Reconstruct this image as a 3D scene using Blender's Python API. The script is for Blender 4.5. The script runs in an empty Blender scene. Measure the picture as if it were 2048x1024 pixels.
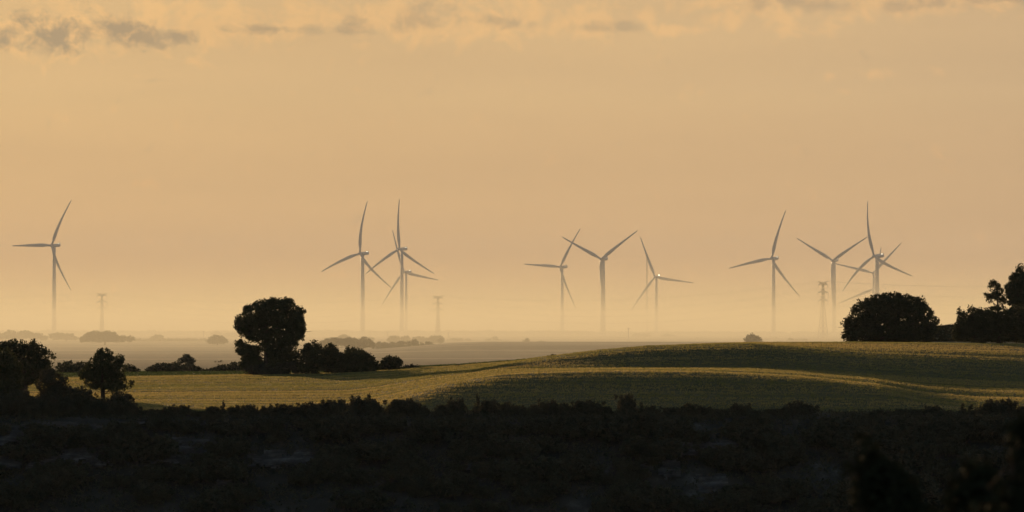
import bpy, math, random
import numpy as np
from mathutils import Vector, Matrix

R = math.radians
scene = bpy.context.scene
COL = scene.collection
rng = np.random.default_rng(7)
random.seed(7)

# ------------------------------------------------------------------ camera
F = 11700.0            # focal length in photograph pixels (2048 wide)
EYE = 10.0             # eye height over the plain
HOR = 655.0            # photograph row of eye level
cam_d = bpy.data.cameras.new("camera")
cam = bpy.data.objects.new("camera", cam_d)
COL.objects.link(cam)
cam_d.sensor_width = 36.0
cam_d.lens = F / 2048.0 * 36.0
cam_d.clip_start = 0.5
cam_d.clip_end = 60000.0
cam.location = (0, 0, EYE)
cam.rotation_euler = (R(90) + math.atan((HOR - 512.0) / F), 0, 0)
cam_d.dof.use_dof = True
cam_d.dof.focus_distance = 1300.0
cam_d.dof.aperture_fstop = 4.2
scene.camera = cam

# ------------------------------------------------------------------ sun and sky
SUN_AZ = -17.0         # degrees from the view axis, negative = to the left
SUN_EL = 4.2
world = bpy.data.worlds.new("World")
scene.world = world
world.use_nodes = True
wn, wl = world.node_tree.nodes, world.node_tree.links
wn.clear()


def wnode(t, **kw):
    n = wn.new(t)
    for k, v in kw.items():
        setattr(n, k, v)
    return n


def wmath(op, a, b=None, clamp=False):
    n = wnode('ShaderNodeMath', operation=op, use_clamp=clamp)
    for i, v in enumerate((a, b)):
        if v is None:
            continue
        if isinstance(v, (int, float)):
            n.inputs[i].default_value = v
        else:
            wl.new(v, n.inputs[i])
    return n.outputs[0]


def wramp(fac, stops, interp='EASE'):
    n = wnode('ShaderNodeValToRGB')
    n.color_ramp.interpolation = interp
    el = n.color_ramp.elements
    while len(el) < len(stops):
        el.new(0.5)
    for e, (p, c) in zip(el, stops):
        e.position = p
        e.color = (*c, 1) if len(c) == 3 else c
    wl.new(fac, n.inputs[0])
    return n.outputs[0]


def wmix(fac, a, b, blend='MIX'):
    n = wnode('ShaderNodeMix', data_type='RGBA', blend_type=blend)
    for sock, v in ((n.inputs[0], fac), (n.inputs[6], a), (n.inputs[7], b)):
        if isinstance(v, (int, float)):
            sock.default_value = v
        elif isinstance(v, tuple):
            sock.default_value = (*v, 1)
        else:
            wl.new(v, sock)
    return n.outputs[2]


sky = wnode('ShaderNodeTexSky', sky_type='NISHITA')
sky.sun_disc = False
sky.sun_elevation = R(SUN_EL)
sky.sun_rotation = R(SUN_AZ)
sky.air_density = 1.0
sky.dust_density = 2.0
sky.ozone_density = 1.0
sky.altitude = 600
geo = wnode('ShaderNodeTexCoord')
sep = wnode('ShaderNodeSeparateXYZ')
wl.new(geo.outputs['Generated'], sep.inputs[0])
DX, DY, DZ = sep.outputs
elev = wmath('MULTIPLY', wmath('ARCSINE', DZ), 57.29578)          # degrees above the horizon
azim = wmath('MULTIPLY', wmath('ARCTAN2', DX, DY), 57.29578)      # degrees right of +Y
# thin veil of morning haze that spans the whole horizon, warm towards the sun
sdot = wmath('ADD', wmath('MULTIPLY', DX, math.sin(R(SUN_AZ))), wmath('MULTIPLY', DY, math.cos(R(SUN_AZ))))
sfac = wmath('ADD', wmath('MULTIPLY', sdot, 0.5), 0.5, True)      # 1 towards the sun, 0 away from it
sfac3 = wmath('POWER', sfac, 8.5)
VEIL_SUN = (0.80, 0.515, 0.225)
VEIL_OFF = (0.125, 0.160, 0.235)
veil = wmix(sfac3, VEIL_OFF, VEIL_SUN)
el01 = wmath('DIVIDE', elev, 10.0, True)
tone = wramp(el01, [(0.0, (1.10, 1.02, 0.88)), (0.03, (1.05, 0.98, 0.87)), (0.065, (0.95, 0.86, 0.82)), (0.13, (0.99, 0.94, 0.90)),
                    (0.22, (1.0, 0.98, 0.97)), (0.32, (1.02, 1.11, 1.12)), (0.6, (1.0, 1.12, 1.2)), (1.0, (0.95, 1.1, 1.35))], 'B_SPLINE')
veil = wmix(1.0, veil, tone, 'MULTIPLY')
# clouds: billows on a sheet seen edge-on, in degrees of azimuth and elevation
comb = wnode('ShaderNodeCombineXYZ')
wl.new(azim, comb.inputs[0]); wl.new(elev, comb.inputs[1])
def cnoise(scale, detail, rough, sx, sy, off=0.0, dist=0.0):
    mp = wnode('ShaderNodeMapping')
    mp.inputs['Scale'].default_value = (sx, sy, 1)
    mp.inputs['Location'].default_value = (off, off * 0.37, off)
    wl.new(comb.outputs[0], mp.inputs[0])
    n = wnode('ShaderNodeTexNoise')
    n.inputs['Scale'].default_value = scale
    n.inputs['Detail'].default_value = detail
    n.inputs['Roughness'].default_value = rough
    n.inputs['Distortion'].default_value = dist
    wl.new(mp.outputs[0], n.inputs[0])
    return n.outputs[0]


def band(v, a, b, c, d):
    up = wnode('ShaderNodeMapRange', interpolation_type='SMOOTHSTEP'); up.inputs[1].default_value = a; up.inputs[2].default_value = b
    dn = wnode('ShaderNodeMapRange', interpolation_type='SMOOTHSTEP'); dn.inputs[1].default_value = c; dn.inputs[2].default_value = d
    dn.inputs[3].default_value = 1; dn.inputs[4].default_value = 0
    wl.new(v, up.inputs[0]); wl.new(v, dn.inputs[0])
    return wmath('MULTIPLY', up.outputs[0], dn.outputs[0])


def px_az(px): return math.degrees(math.atan((px - 1024) / F))
def px_el(py): return math.degrees(math.atan((HOR - py) / F))


def blob(px, py, rx, ry):
    """soft ellipse in sky degrees"""
    a = wmath('DIVIDE', wmath('SUBTRACT', azim, px_az(px)), rx / F * 57.3)
    b = wmath('DIVIDE', wmath('SUBTRACT', elev, px_el(py)), ry / F * 57.3)
    d = wmath('SQRT', wmath('ADD', wmath('MULTIPLY', a, a), wmath('MULTIPLY', b, b)))
    return wmath('SUBTRACT', 1.0, wmath('MULTIPLY', d, 0.5), True)


def blobs(lst):
    o = None
    for t in lst:
        b = blob(*t)
        o = b if o is None else wmath('MAXIMUM', o, b)
    return o


fine = cnoise(3.6, 9, 0.64, 1.0, 1.15, 3.1, 0.25)
fine2 = cnoise(3.2, 9, 0.64, 1.0, 1.1, 9.7, 0.4)
lit_mask = blobs([(90, 55, 230, 48), (330, 45, 200, 50), (560, 35, 150, 45), (800, 35, 160, 48), (1010, 35, 130, 38), (1180, 45, 120, 32),
                  (1340, 60, 60, 14), (1560, 15, 160, 34), (1760, 8, 150, 28), (1960, 0, 120, 20), (1657, 152, 16, 12), (1745, 150, 28, 12),
                  (-300, 50, 300, 50), (2300, -10, 260, 40), (-900, 20, 300, 60), (2900, 30, 300, 50)])
dark_mask = blobs([(10, 68, 100, 32), (100, 70, 90, 30), (50, 38, 50, 16), (240, 58, 55, 26), (280, 78, 60, 26), (350, 75, 40, 14), (540, 58, 90, 10), (690, 62, 60, 10), (720, 52, 30, 16), (850, 44, 50, 20),
                   (865, 8, 36, 22), (990, 40, 40, 10), (1025, 46, 26, 12), (1060, 50, 22, 9), (1190, 56, 44, 12), (1250, 53, 26, 9), (1520, 8, 40, 18), (1590, 0, 60, 16), (1650, 12, 60, 14), (1790, 14, 40, 12),
                   (1870, 8, 46, 14), (2010, -3, 60, 12), (-200, 60, 150, 30), (2350, -10, 200, 30)])
lit = wmath('MULTIPLY', wmath('SUBTRACT', wmath('ADD', lit_mask, wmath('MULTIPLY', wmath('SUBTRACT', fine2, 0.5), 3.2)), 0.36), 1.9, True)
drk = wmath('MULTIPLY', wmath('SUBTRACT', wmath('ADD', dark_mask, wmath('MULTIPLY', wmath('SUBTRACT', fine, 0.5), 2.8)), 0.35), 1.7, True)
# faint long streaks over the rest of the sky
streak = cnoise(0.55, 4, 0.5, 0.35, 2.6, 5.5, 0.2)
veil = wmix(1.0, veil, wramp(streak, [(0.3, (0.955, 0.955, 0.965)), (0.7, (1.045, 1.04, 1.02))], 'LINEAR'), 'MULTIPLY')
litc = wmix(1.0, veil, (1.23, 1.13, 0.99), 'MULTIPLY')
darkc = wmix(1.0, veil, (0.56, 0.63, 0.80), 'MULTIPLY')
west = wnode('ShaderNodeMapRange'); west.inputs[1].default_value = -4.0; west.inputs[2].default_value = -1.0; west.inputs[3].default_value = 0.95; west.inputs[4].default_value = 0.48
wl.new(azim, west.inputs[0])
veil = wmix(wmath('MULTIPLY', lit, 0.75), veil, litc)
veil = wmix(wmath('MULTIPLY', drk, west.outputs[0]), veil, darkc)
bg1 = wnode('ShaderNodeBackground'); bg1.inputs[1].default_value = 0.15
wl.new(sky.outputs[0], bg1.inputs[0])
bg2 = wnode('ShaderNodeBackground'); bg2.inputs[1].default_value = 1.0
wl.new(veil, bg2.inputs[0])
mixs = wnode('ShaderNodeMixShader')
vf = wnode('ShaderNodeMapRange', interpolation_type='SMOOTHSTEP')
vf.inputs[1].default_value = 3.0; vf.inputs[2].default_value = 14.0; vf.inputs[3].default_value = 0.0; vf.inputs[4].default_value = 1.0
wl.new(elev, vf.inputs[0])
wl.new(vf.outputs[0], mixs.inputs[0]); wl.new(bg2.outputs[0], mixs.inputs[1]); wl.new(bg1.outputs[0], mixs.inputs[2])
wout = wnode('ShaderNodeOutputWorld')
wl.new(mixs.outputs[0], wout.inputs[0])

sun_d = bpy.data.lights.new("sun", 'SUN')
sun_d.energy = 4.6
sun_d.angle = R(0.55)
sun_d.color = (1.0, 0.66, 0.34)
sun = bpy.data.objects.new("sun", sun_d)
COL.objects.link(sun)
to_sun = Vector((math.sin(R(SUN_AZ)) * math.cos(R(SUN_EL)), math.cos(R(SUN_AZ)) * math.cos(R(SUN_EL)), math.sin(R(SUN_EL))))
sun.rotation_euler = to_sun.to_track_quat('Z', 'Y').to_euler()
sun.location = (-300, 200, 60)

scene.view_settings.view_transform = 'Standard'
scene.view_settings.look = 'None'
scene.view_settings.exposure = 0.0
scene.view_settings.gamma = 1.0
scene.view_settings.use_curve_mapping = False
cy = scene.cycles
cy.use_denoising = True
cy.max_bounces = 5
cy.diffuse_bounces = 2
cy.glossy_bounces = 2
cy.transmission_bounces = 3
cy.transparent_max_bounces = 8
cy.volume_bounces = 1
cy.use_adaptive_sampling = True
cy.adaptive_threshold = 0.012
cy.sample_clamp_indirect = 4.0


# ------------------------------------------------------------------ helpers
def thing(name, label, cat, loc=(0, 0, 0), rz=0.0, group=None):
    o = bpy.data.objects.new(name, None)
    COL.objects.link(o)
    o.empty_display_size = 1.0
    o.location = loc
    o.rotation_euler = (0, 0, rz)
    tag(o, label, cat, group)
    return o


def tag(o, label=None, cat=None, group=None, kind=None):
    if label: o["label"] = label
    if cat: o["category"] = cat
    if group: o["group"] = group
    if kind: o["kind"] = kind
    return o


def link(name, me, mat, parent=None):
    o = bpy.data.objects.new(name, me)
    COL.objects.link(o)
    if mat is not None and not me.materials:
        me.materials.append(mat)
    if parent is not None:
        o.parent = parent
    return o


def mesh_np(name, verts, faces, smooth=False):
    """faces: (n, k) int array"""
    me = bpy.data.meshes.new(name)
    n, k = faces.shape
    me.vertices.add(len(verts))
    me.vertices.foreach_set("co", np.ascontiguousarray(verts, dtype=np.float32).ravel())
    me.loops.add(n * k)
    me.loops.foreach_set("vertex_index", np.ascontiguousarray(faces, dtype=np.int32).ravel())
    me.polygons.add(n)
    me.polygons.foreach_set("loop_start", np.arange(0, n * k, k, dtype=np.int32))
    me.update(calc_edges=True)
    if smooth:
        me.polygons.foreach_set("use_smooth", np.ones(n, dtype=bool))
    return me


class MB:
    """collects quads and polygons, links them as one mesh object"""
    def __init__(s):
        s.v, s.f = [], []

    def tube(s, pts, rads, n=6, caps=True):
        base = len(s.v)
        pts = [Vector(p) for p in pts]
        up = None
        for i, p in enumerate(pts):
            t = (pts[min(i + 1, len(pts) - 1)] - pts[max(i - 1, 0)]).normalized()
            if up is None:
                a = Vector((0, 0, 1)) if abs(t.z) < 0.9 else Vector((1, 0, 0))
                up = (a - t * a.dot(t)).normalized()
            else:
                up = (up - t * up.dot(t)).normalized()
            w = t.cross(up)
            for k in range(n):
                an = 2 * math.pi * k / n
                s.v.append(tuple(p + (up * math.cos(an) + w * math.sin(an)) * rads[i]))
        for i in range(len(pts) - 1):
            for k in range(n):
                a, b = base + i * n + k, base + i * n + (k + 1) % n
                s.f.append((a, b, b + n, a + n))
        if caps:
            s.f.append(tuple(base + k for k in range(n))[::-1])
            e = base + (len(pts) - 1) * n
            s.f.append(tuple(e + k for k in range(n)))
        return s

    def bar(s, a, b, w):
        return s.tube([a, b], [w, w], 4)

    def mesh(s, name, smooth=False):
        me = bpy.data.meshes.new(name)
        me.from_pydata(s.v, [], s.f)
        me.update()
        if smooth:
            for p in me.polygons:
                p.use_smooth = True
        return me

    def build(s, name, mat, parent=None, smooth=False):
        return link(name, s.mesh(name, smooth), mat, parent)


# gradient noise on arrays
_perm = rng.permutation(512)
_g = np.stack([np.cos(np.arange(64) * 2 * np.pi / 64), np.sin(np.arange(64) * 2 * np.pi / 64)], -1)


def pnoise(x, y, seed=0):
    x = np.asarray(x, float) + seed * 17.13; y = np.asarray(y, float) + seed * 5.71
    xi, yi = np.floor(x).astype(int), np.floor(y).astype(int)
    xf, yf = x - xi, y - yi
    def gr(ix, iy, fx, fy):
        h = _perm[(_perm[ix & 511] + iy) & 511] & 63
        return _g[h, 0] * fx + _g[h, 1] * fy
    u, v = xf ** 3 * (xf * (xf * 6 - 15) + 10), yf ** 3 * (yf * (yf * 6 - 15) + 10)
    a = gr(xi, yi, xf, yf); b = gr(xi + 1, yi, xf - 1, yf)
    c = gr(xi, yi + 1, xf, yf - 1); d = gr(xi + 1, yi + 1, xf - 1, yf - 1)
    return (a * (1 - u) + b * u) * (1 - v) + (c * (1 - u) + d * u) * v * 1.0


def sstep(a, b, v):
    t = np.clip((np.asarray(v, float) - a) / (b - a), 0, 1)
    return t * t * (3 - 2 * t)


# ------------------------------------------------------------------ terrain height
CU = [-3000, 0, 110, 500, 640, 760, 840, 920, 1000, 1100, 1200, 1300, 1400, 1500, 1700, 1900, 2048, 2600, 4000]
CP = [760, 758, 757, 750, 748, 743, 737, 733, 726, 715, 704, 695, 689, 686, 685, 687, 689, 694, 700]
FY0, FY1 = 700.0, 950.0


def crop_land(x, y):
    """rolling crop field: a near bank, a shelf, a second rise and the crest, read along each line of sight"""
    p = np.clip(1024 + x * F / np.maximum(y, 650), -3000, 4000)
    crest = np.interp(p, CU, CP)
    row_b = np.interp(p, [700, 800, 900, 1000, 1100, 1200, 1400, 1600, 1750, 1850, 1950], [825, 797, 768, 751, 745, 741, 743, 756, 776, 808, 825])
    Db = 87.6 / (0.11 + (row_b - HOR) / F)
    hb = EYE - (row_b - HOR) * Db / F
    C = EYE - (crest - HOR) * 950 / F
    w2 = sstep(940, 1090, p)
    row2 = np.interp(p, [1000, 1500, 1600, 1800, 2048, 2400], [737, 733, 738, 751, 764, 767])
    row3 = np.interp(p, [1000, 1200, 1300, 1500, 1700, 2048, 2400], [727, 702, 694, 689, 708, 724, 726])
    def mixd(row, D):
        lin = hb + (C - hb) * (D - Db) / (950 - Db)
        return lin * (1 - w2) + (EYE - (row - HOR) * D / F) * w2
    D2, D3, D4 = 815.0, 838.0, 900.0
    h2, h3, h4 = mixd(row2, D2), mixd(row3, D3), mixd(crest, D4)
    C = C - 0.15 * w2
    nodes = [(700.0 + 0 * Db, -0.2 + 0 * Db), (Db, hb), (D2 + 0 * Db, h2), (D3 + 0 * Db, h3), (D4 + 0 * Db, h4), (950 + 0 * Db, C)]
    out = np.full_like(p, -0.2)
    for (a, ha), (b, hb_) in zip(nodes[:-1], nodes[1:]):
        t = np.clip((y - a) / (b - a), 0, 1)
        out = np.where(y > a, ha + (hb_ - ha) * t, out)
    return out


def height(x, y):
    x = np.asarray(x, float); y = np.asarray(y, float)
    x, y = np.broadcast_arrays(x, y)
    wid = np.clip((y - 700) / 10, 0, 1)
    f = sum(crop_land(x, np.clip(y + o * wid, 700, None)) for o in (-7, -3.5, 0, 3.5, 7)) / 5
    f = f * (1 - sstep(960, 1330, y))
    # tractor-worn undulation of the crop land
    und = 0.11 * pnoise(x / 110, y / 7, 1) + 0.03 * pnoise(x / 70, y / 3.2, 15) + 0.22 * pnoise(x / 100, y / 24, 2) + 0.03 * pnoise(x / 12, y / 4, 3)
    f = f + und * sstep(700, 720, y) * (1 - sstep(1200, 1400, y))
    # wooded knoll on the right
    f = f + (3.3 * sstep(57, 73, x) + 0.11 * np.clip(x - 73, 0, 60)) * np.exp(-((y - 1045) / 42) ** 2) * (1 - sstep(150, 260, x))
    # low ridge on the plain
    f = f + 3.7 * sstep(-75, -10, x) * (1 - sstep(95, 175, x) * 0.55) * sstep(1900, 2500, y) * (1 - sstep(2550, 3300, y))
    f = f + 0.5 * pnoise(x / 260, y / 500, 4) * sstep(1300, 1700, y)
    # ravine
    ry = [-400, -40, 10, 45, 90, 160, 300, 520, 610, 650, 672, 685, 690, 694, 700]
    rz = [9.2, 8.4, 8.3, 6.6, 2.0, -16, -44, -45, -34, -24, -13.5, -6.5, -3.2, -1.1, -0.2]
    r = np.interp(y, ry, rz)
    rough = 1.5 * pnoise(x / 23, y / 19, 5) + 0.8 * pnoise(x / 8, y / 6, 6) + 0.35 * pnoise(x / 2.6, y / 2.2, 8)
    r = r + rough * sstep(40, 120, y) * (1 - sstep(676, 698, y))
    return np.where(y < FY0, r, f)


def h1(x, y):
    return float(height(x, y))


def at(px, D, z=None):
    """world x (and ground z) for a photograph column at distance D"""
    x = (px - 1024) / F * D
    return Vector((x, D, h1(x, D) if z is None else z))


def zrow(py, D):
    return EYE - (py - HOR) / F * D


def grid(name, xs, ys, mat):
    X, Y = np.meshgrid(xs, ys)
    Z = height(X, Y)
    nx, ny = len(xs), len(ys)
    v = np.stack([X, Y, Z], -1).reshape(-1, 3)
    i = (np.arange(ny - 1)[:, None] * nx + np.arange(nx - 1)[None]).ravel()
    f = np.stack([i, i + 1, i + 1 + nx, i + nx], -1)
    o = link(name, mesh_np(name, v, f, True), mat)
    o["kind"] = "structure"
    return o


def spread(a, b, inner, step, grow=1.25):
    c = list(np.arange(-inner, inner + 0.01, step))
    s, x = step, inner
    while x < b:
        s *= grow; x += s; c.append(min(x, b))
    s, x = step, -inner
    while x > a:
        s *= grow; x -= s; c.insert(0, max(x, a))
    return np.array(c)


# ------------------------------------------------------------------ materials
def material(name):
    m = bpy.data.materials.new(name)
    m.use_nodes = True
    nt = m.node_tree
    return m, nt.nodes, nt.links, nt.nodes["Principled BSDF"]


def noise_color(nodes, links, stops, scale, detail=4, coord='Object', sxyz=(1, 1, 1), rough=0.55):
    tc = nodes.new('ShaderNodeTexCoord'); mp = nodes.new('ShaderNodeMapping')
    mp.inputs['Scale'].default_value = sxyz
    links.new(tc.outputs[coord], mp.inputs[0])
    n = nodes.new('ShaderNodeTexNoise')
    n.inputs['Scale'].default_value = scale; n.inputs['Detail'].default_value = detail; n.inputs['Roughness'].default_value = rough
    links.new(mp.outputs[0], n.inputs[0])
    r = nodes.new('ShaderNodeValToRGB')
    el = r.color_ramp.elements
    while len(el) < len(stops): el.new(0.5)
    for e, (p, c) in zip(el, stops):
        e.position = p; e.color = (*c, 1)
    links.new(n.outputs[0], r.inputs[0])
    return r.outputs[0], n.outputs[0]


def foliage_mat(name, dark, light, trans, tcol, scale=0.9):
    m, n, l, b = material(name)
    col, _ = noise_color(n, l, [(0.3, dark), (0.7, light)], scale, 5)
    l.new(col, b.inputs['Base Color'])
    b.inputs['Roughness'].default_value = 0.75
    b.inputs['Specular IOR Level'].default_value = 0.25
    t = n.new('ShaderNodeBsdfTranslucent'); t.inputs[0].default_value = (*tcol, 1)
    mx = n.new('ShaderNodeMixShader'); mx.inputs[0].default_value = trans
    l.new(b.outputs[0], mx.inputs[1]); l.new(t.outputs[0], mx.inputs[2])
    l.new(mx.outputs[0], n["Material Output"].inputs[0])
    return m


M = {}
M['oak'] = foliage_mat("holm_oak_leaves", (0.030, 0.036, 0.018), (0.060, 0.068, 0.032), 0.12, (0.10, 0.10, 0.03))
M['pine'] = foliage_mat("pine_needles", (0.030, 0.040, 0.020), (0.062, 0.074, 0.034), 0.14, (0.12, 0.12, 0.04))
M['shrub'] = foliage_mat("shrub_leaves", (0.030, 0.037, 0.027), (0.062, 0.070, 0.048), 0.14, (0.12, 0.10, 0.04))
M['far'] = foliage_mat("distant_foliage", (0.045, 0.052, 0.028), (0.085, 0.090, 0.048), 0.1, (0.10, 0.10, 0.03), 0.2)
M['olive'] = foliage_mat("silvery_leaves", (0.055, 0.062, 0.040), (0.10, 0.105, 0.07), 0.15, (0.14, 0.13, 0.06))
M['dusky'] = foliage_mat("dusky_leaves", (0.024, 0.026, 0.014), (0.046, 0.046, 0.024), 0.03, (0.06, 0.05, 0.02))
M['dusky'].node_tree.nodes["Principled BSDF"].inputs['Specular IOR Level'].default_value = 0.03
M['dusky'].node_tree.nodes["Principled BSDF"].inputs['Roughness'].default_value = 1.0
m, n, l, b = material("bark")
c_, f_ = noise_color(n, l, [(0.3, (0.035, 0.026, 0.019)), (0.7, (0.10, 0.075, 0.055))], 3, 6, sxyz=(1, 1, 0.25))
l.new(c_, b.inputs['Base Color']); b.inputs['Roughness'].default_value = 0.9
M['bark'] = m
m, n, l, b = material("limestone")
c_, f_ = noise_color(n, l, [(0.32, (0.026, 0.025, 0.023)), (0.50, (0.058, 0.056, 0.054)), (0.68, (0.125, 0.122, 0.118))], 0.7, 8, sxyz=(0.5, 0.5, 2.5), rough=0.65)
l.new(c_, b.inputs['Base Color']); b.inputs['Roughness'].default_value = 0.9
bp = n.new('ShaderNodeBump'); bp.inputs['Strength'].default_value = 0.7; bp.inputs['Distance'].default_value = 0.3
l.new(f_, bp.inputs['Height']); l.new(bp.outputs[0], b.inputs['Normal'])
M['rock'] = m
m, n, l, b = material("scrubby_hillside")
c1, f1 = noise_color(n, l, [(0.42, (0.028, 0.030, 0.026)), (0.58, (0.045, 0.047, 0.043)), (0.74, (0.13, 0.128, 0.126))], 0.16, 9, rough=0.68)
l.new(c1, b.inputs['Base Color']); b.inputs['Roughness'].default_value = 0.95
bp = n.new('ShaderNodeBump'); bp.inputs['Strength'].default_value = 0.6; bp.inputs['Distance'].default_value = 0.5
l.new(f1, bp.inputs['Height']); l.new(bp.outputs[0], b.inputs['Normal'])
M['hillside'] = m
m, n, l, b = material("crop_soil")
c1, f1 = noise_color(n, l, [(0.35, (0.035, 0.048, 0.020)), (0.65, (0.060, 0.068, 0.030))], 0.5, 6, sxyz=(0.12, 1, 1))
l.new(c1, b.inputs['Base Color']); b.inputs['Roughness'].default_value = 0.9
M['soil'] = m
# crop: straw-green blades, thin enough to glow against the sun
m, n, l, b = material("crop_blades")
c1, f1 = noise_color(n, l, [(0.35, (0.012, 0.056, 0.018)), (0.50, (0.018, 0.066, 0.022)), (0.65, (0.034, 0.078, 0.027))], 0.05, 3, sxyz=(0.12, 2.2, 1))
l.new(c1, b.inputs['Base Color']); b.inputs['Roughness'].default_value = 0.6; b.inputs['Specular IOR Level'].default_value = 0.3
t = n.new('ShaderNodeBsdfTranslucent')
c2, f2 = noise_color(n, l, [(0.38, (0.34, 0.33, 0.10)), (0.62, (0.80, 0.60, 0.23))], 0.05, 3, sxyz=(0.12, 2.2, 1))
l.new(c2, t.inputs[0])
mx = n.new('ShaderNodeMixShader'); mx.inputs[0].default_value = 0.36
l.new(b.outputs[0], mx.inputs[1]); l.new(t.outputs[0], mx.inputs[2]); l.new(mx.outputs[0], n["Material Output"].inputs[0])
M['crop'] = m
M['meadow'] = foliage_mat("meadow_blades", (0.040, 0.070, 0.028), (0.065, 0.085, 0.036), 0.25, (0.10, 0.13, 0.04), 0.1)
m, n, l, b = material("farmland")
c1, f1 = noise_color(n, l, [(0.38, (0.028, 0.034, 0.024)), (0.46, (0.050, 0.050, 0.036)), (0.52, (0.20, 0.165, 0.11)), (0.56, (0.09, 0.080, 0.056)), (0.62, (0.040, 0.043, 0.032))], 1.0, 2, sxyz=(0.0016, 0.0042, 0.001))
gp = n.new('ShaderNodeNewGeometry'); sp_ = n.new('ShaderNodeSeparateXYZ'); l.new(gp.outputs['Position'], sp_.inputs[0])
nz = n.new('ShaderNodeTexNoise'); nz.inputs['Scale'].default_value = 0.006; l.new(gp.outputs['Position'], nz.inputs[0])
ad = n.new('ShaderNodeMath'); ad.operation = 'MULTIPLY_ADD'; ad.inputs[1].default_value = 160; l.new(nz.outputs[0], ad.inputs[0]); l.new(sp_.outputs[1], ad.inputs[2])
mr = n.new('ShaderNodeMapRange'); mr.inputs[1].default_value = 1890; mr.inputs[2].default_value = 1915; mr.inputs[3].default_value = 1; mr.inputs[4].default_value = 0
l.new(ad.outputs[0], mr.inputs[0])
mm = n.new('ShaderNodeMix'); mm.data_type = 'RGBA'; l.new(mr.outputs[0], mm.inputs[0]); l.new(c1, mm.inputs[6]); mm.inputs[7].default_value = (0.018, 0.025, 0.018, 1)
l.new(mm.outputs[2], b.inputs['Base Color']); b.inputs['Roughness'].default_value = 0.95
M['plain'] = m
m, n, l, b = material("turbine_white_paint")
c1, f1 = noise_color(n, l, [(0.3, (0.42, 0.42, 0.42)), (0.7, (0.50, 0.50, 0.50))], 0.08, 4, sxyz=(1, 1, 0.2))
l.new(c1, b.inputs['Base Color']); b.inputs['Roughness'].default_value = 0.5; b.inputs['Specular IOR Level'].default_value = 0.2
M['white'] = m
m, n, l, b = material("glossy_gel_coat")
b.inputs['Base Color'].default_value = (0.5, 0.5, 0.5, 1); b.inputs['Roughness'].default_value = 0.15
M['gloss'] = m
m, n, l, b = material("galvanised_steel")
c1, f1 = noise_color(n, l, [(0.3, (0.10, 0.10, 0.105)), (0.7, (0.18, 0.18, 0.185))], 0.5, 3)
l.new(c1, b.inputs['Base Color']); b.inputs['Metallic'].default_value = 0.3; b.inputs['Roughness'].default_value = 0.6
M['steel'] = m
m, n, l, b = material("power_cable")
b.inputs['Base Color'].default_value = (0.07, 0.07, 0.07, 1); b.inputs['Roughness'].default_value = 0.6
M['cable'] = m
m, n, l, b = material("glazed_insulator")
b.inputs['Base Color'].default_value = (0.12, 0.09, 0.07, 1); b.inputs['Roughness'].default_value = 0.3
M['insul'] = m


for k_ in ('plain', 'soil', 'hillside', 'rock', 'crop', 'meadow', 'oak', 'pine', 'shrub', 'far', 'olive', 'bark'):
    M[k_].node_tree.nodes["Principled BSDF"].inputs['Specular IOR Level'].default_value = 0.04


def volume_mat(name, density, color, aniso):
    m = bpy.data.materials.new(name)
    m.use_nodes = True
    nt = m.node_tree
    nt.nodes.clear()
    v = nt.nodes.new('ShaderNodeVolumePrincipled')
    v.inputs['Color'].default_value = (*color, 1)
    v.inputs['Density'].default_value = density
    v.inputs['Anisotropy'].default_value = aniso
    o = nt.nodes.new('ShaderNodeOutputMaterial')
    nt.links.new(v.outputs[0], o.inputs['Volume'])
    return m


M['haze'] = volume_mat("morning_air", 1.2e-5, (0.95, 0.95, 0.97), 0.1)
M['mist'] = volume_mat("ground_mist", 3.4e-4, (1.0, 0.94, 0.71), 0.27)
M['air'] = volume_mat("upper_air", 5.4e-5, (1.0, 0.965, 0.88), 0.1)


def box_mesh(name, x0, x1, y0, y1, z0, z1):
    me = bpy.data.meshes.new(name)
    v = [(x, y, z) for z in (z0, z1) for y in (y0, y1) for x in (x0, x1)]
    me.from_pydata(v, [], [(0, 2, 3, 1), (4, 5, 7, 6), (0, 1, 5, 4), (2, 6, 7, 3), (0, 4, 6, 2), (1, 3, 7, 5)])
    me.update()
    return me


hz = link("haze", box_mesh("haze", -3600, 3600, -420, 11600, -52, 185), M['haze'])
hz["kind"] = "stuff"
tag(hz, "pale morning haze filling the air over the whole plain")
ms = link("haze", box_mesh("mist", -3500, 3500, 1450, 11500, -6, 28.0), M['mist'])
ms["kind"] = "stuff"
tag(ms, "low bright layer of ground mist lying on the far plain")

av = link("haze", box_mesh("upper_air", -3550, 3550, 1115, 11550, -8, 180), M['air'])
av["kind"] = "stuff"
tag(av, "thin smoky air over the plain that greys the wind turbines")

# ------------------------------------------------------------------ ground sheets
XS = spread(-3200, 3200, 110, 1.1)
grid("hillside", spread(-3200, 3200, 90, 1.0), np.concatenate([np.arange(-400, 40, 20), np.arange(40, 560, 8), np.arange(560, 640, 2), np.arange(640, 700.01, 0.8)]), M['hillside'])
grid("field", XS, np.concatenate([np.arange(700, 960, 1.2), np.arange(960, 1100, 3), np.arange(1100, 1400.01, 6)]), M['soil'])
grid("plain", spread(-3200, 3200, 300, 12), np.concatenate([np.arange(1400, 3400, 14), np.arange(3400, 11000.1, 80)]), M['plain'])

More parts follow.
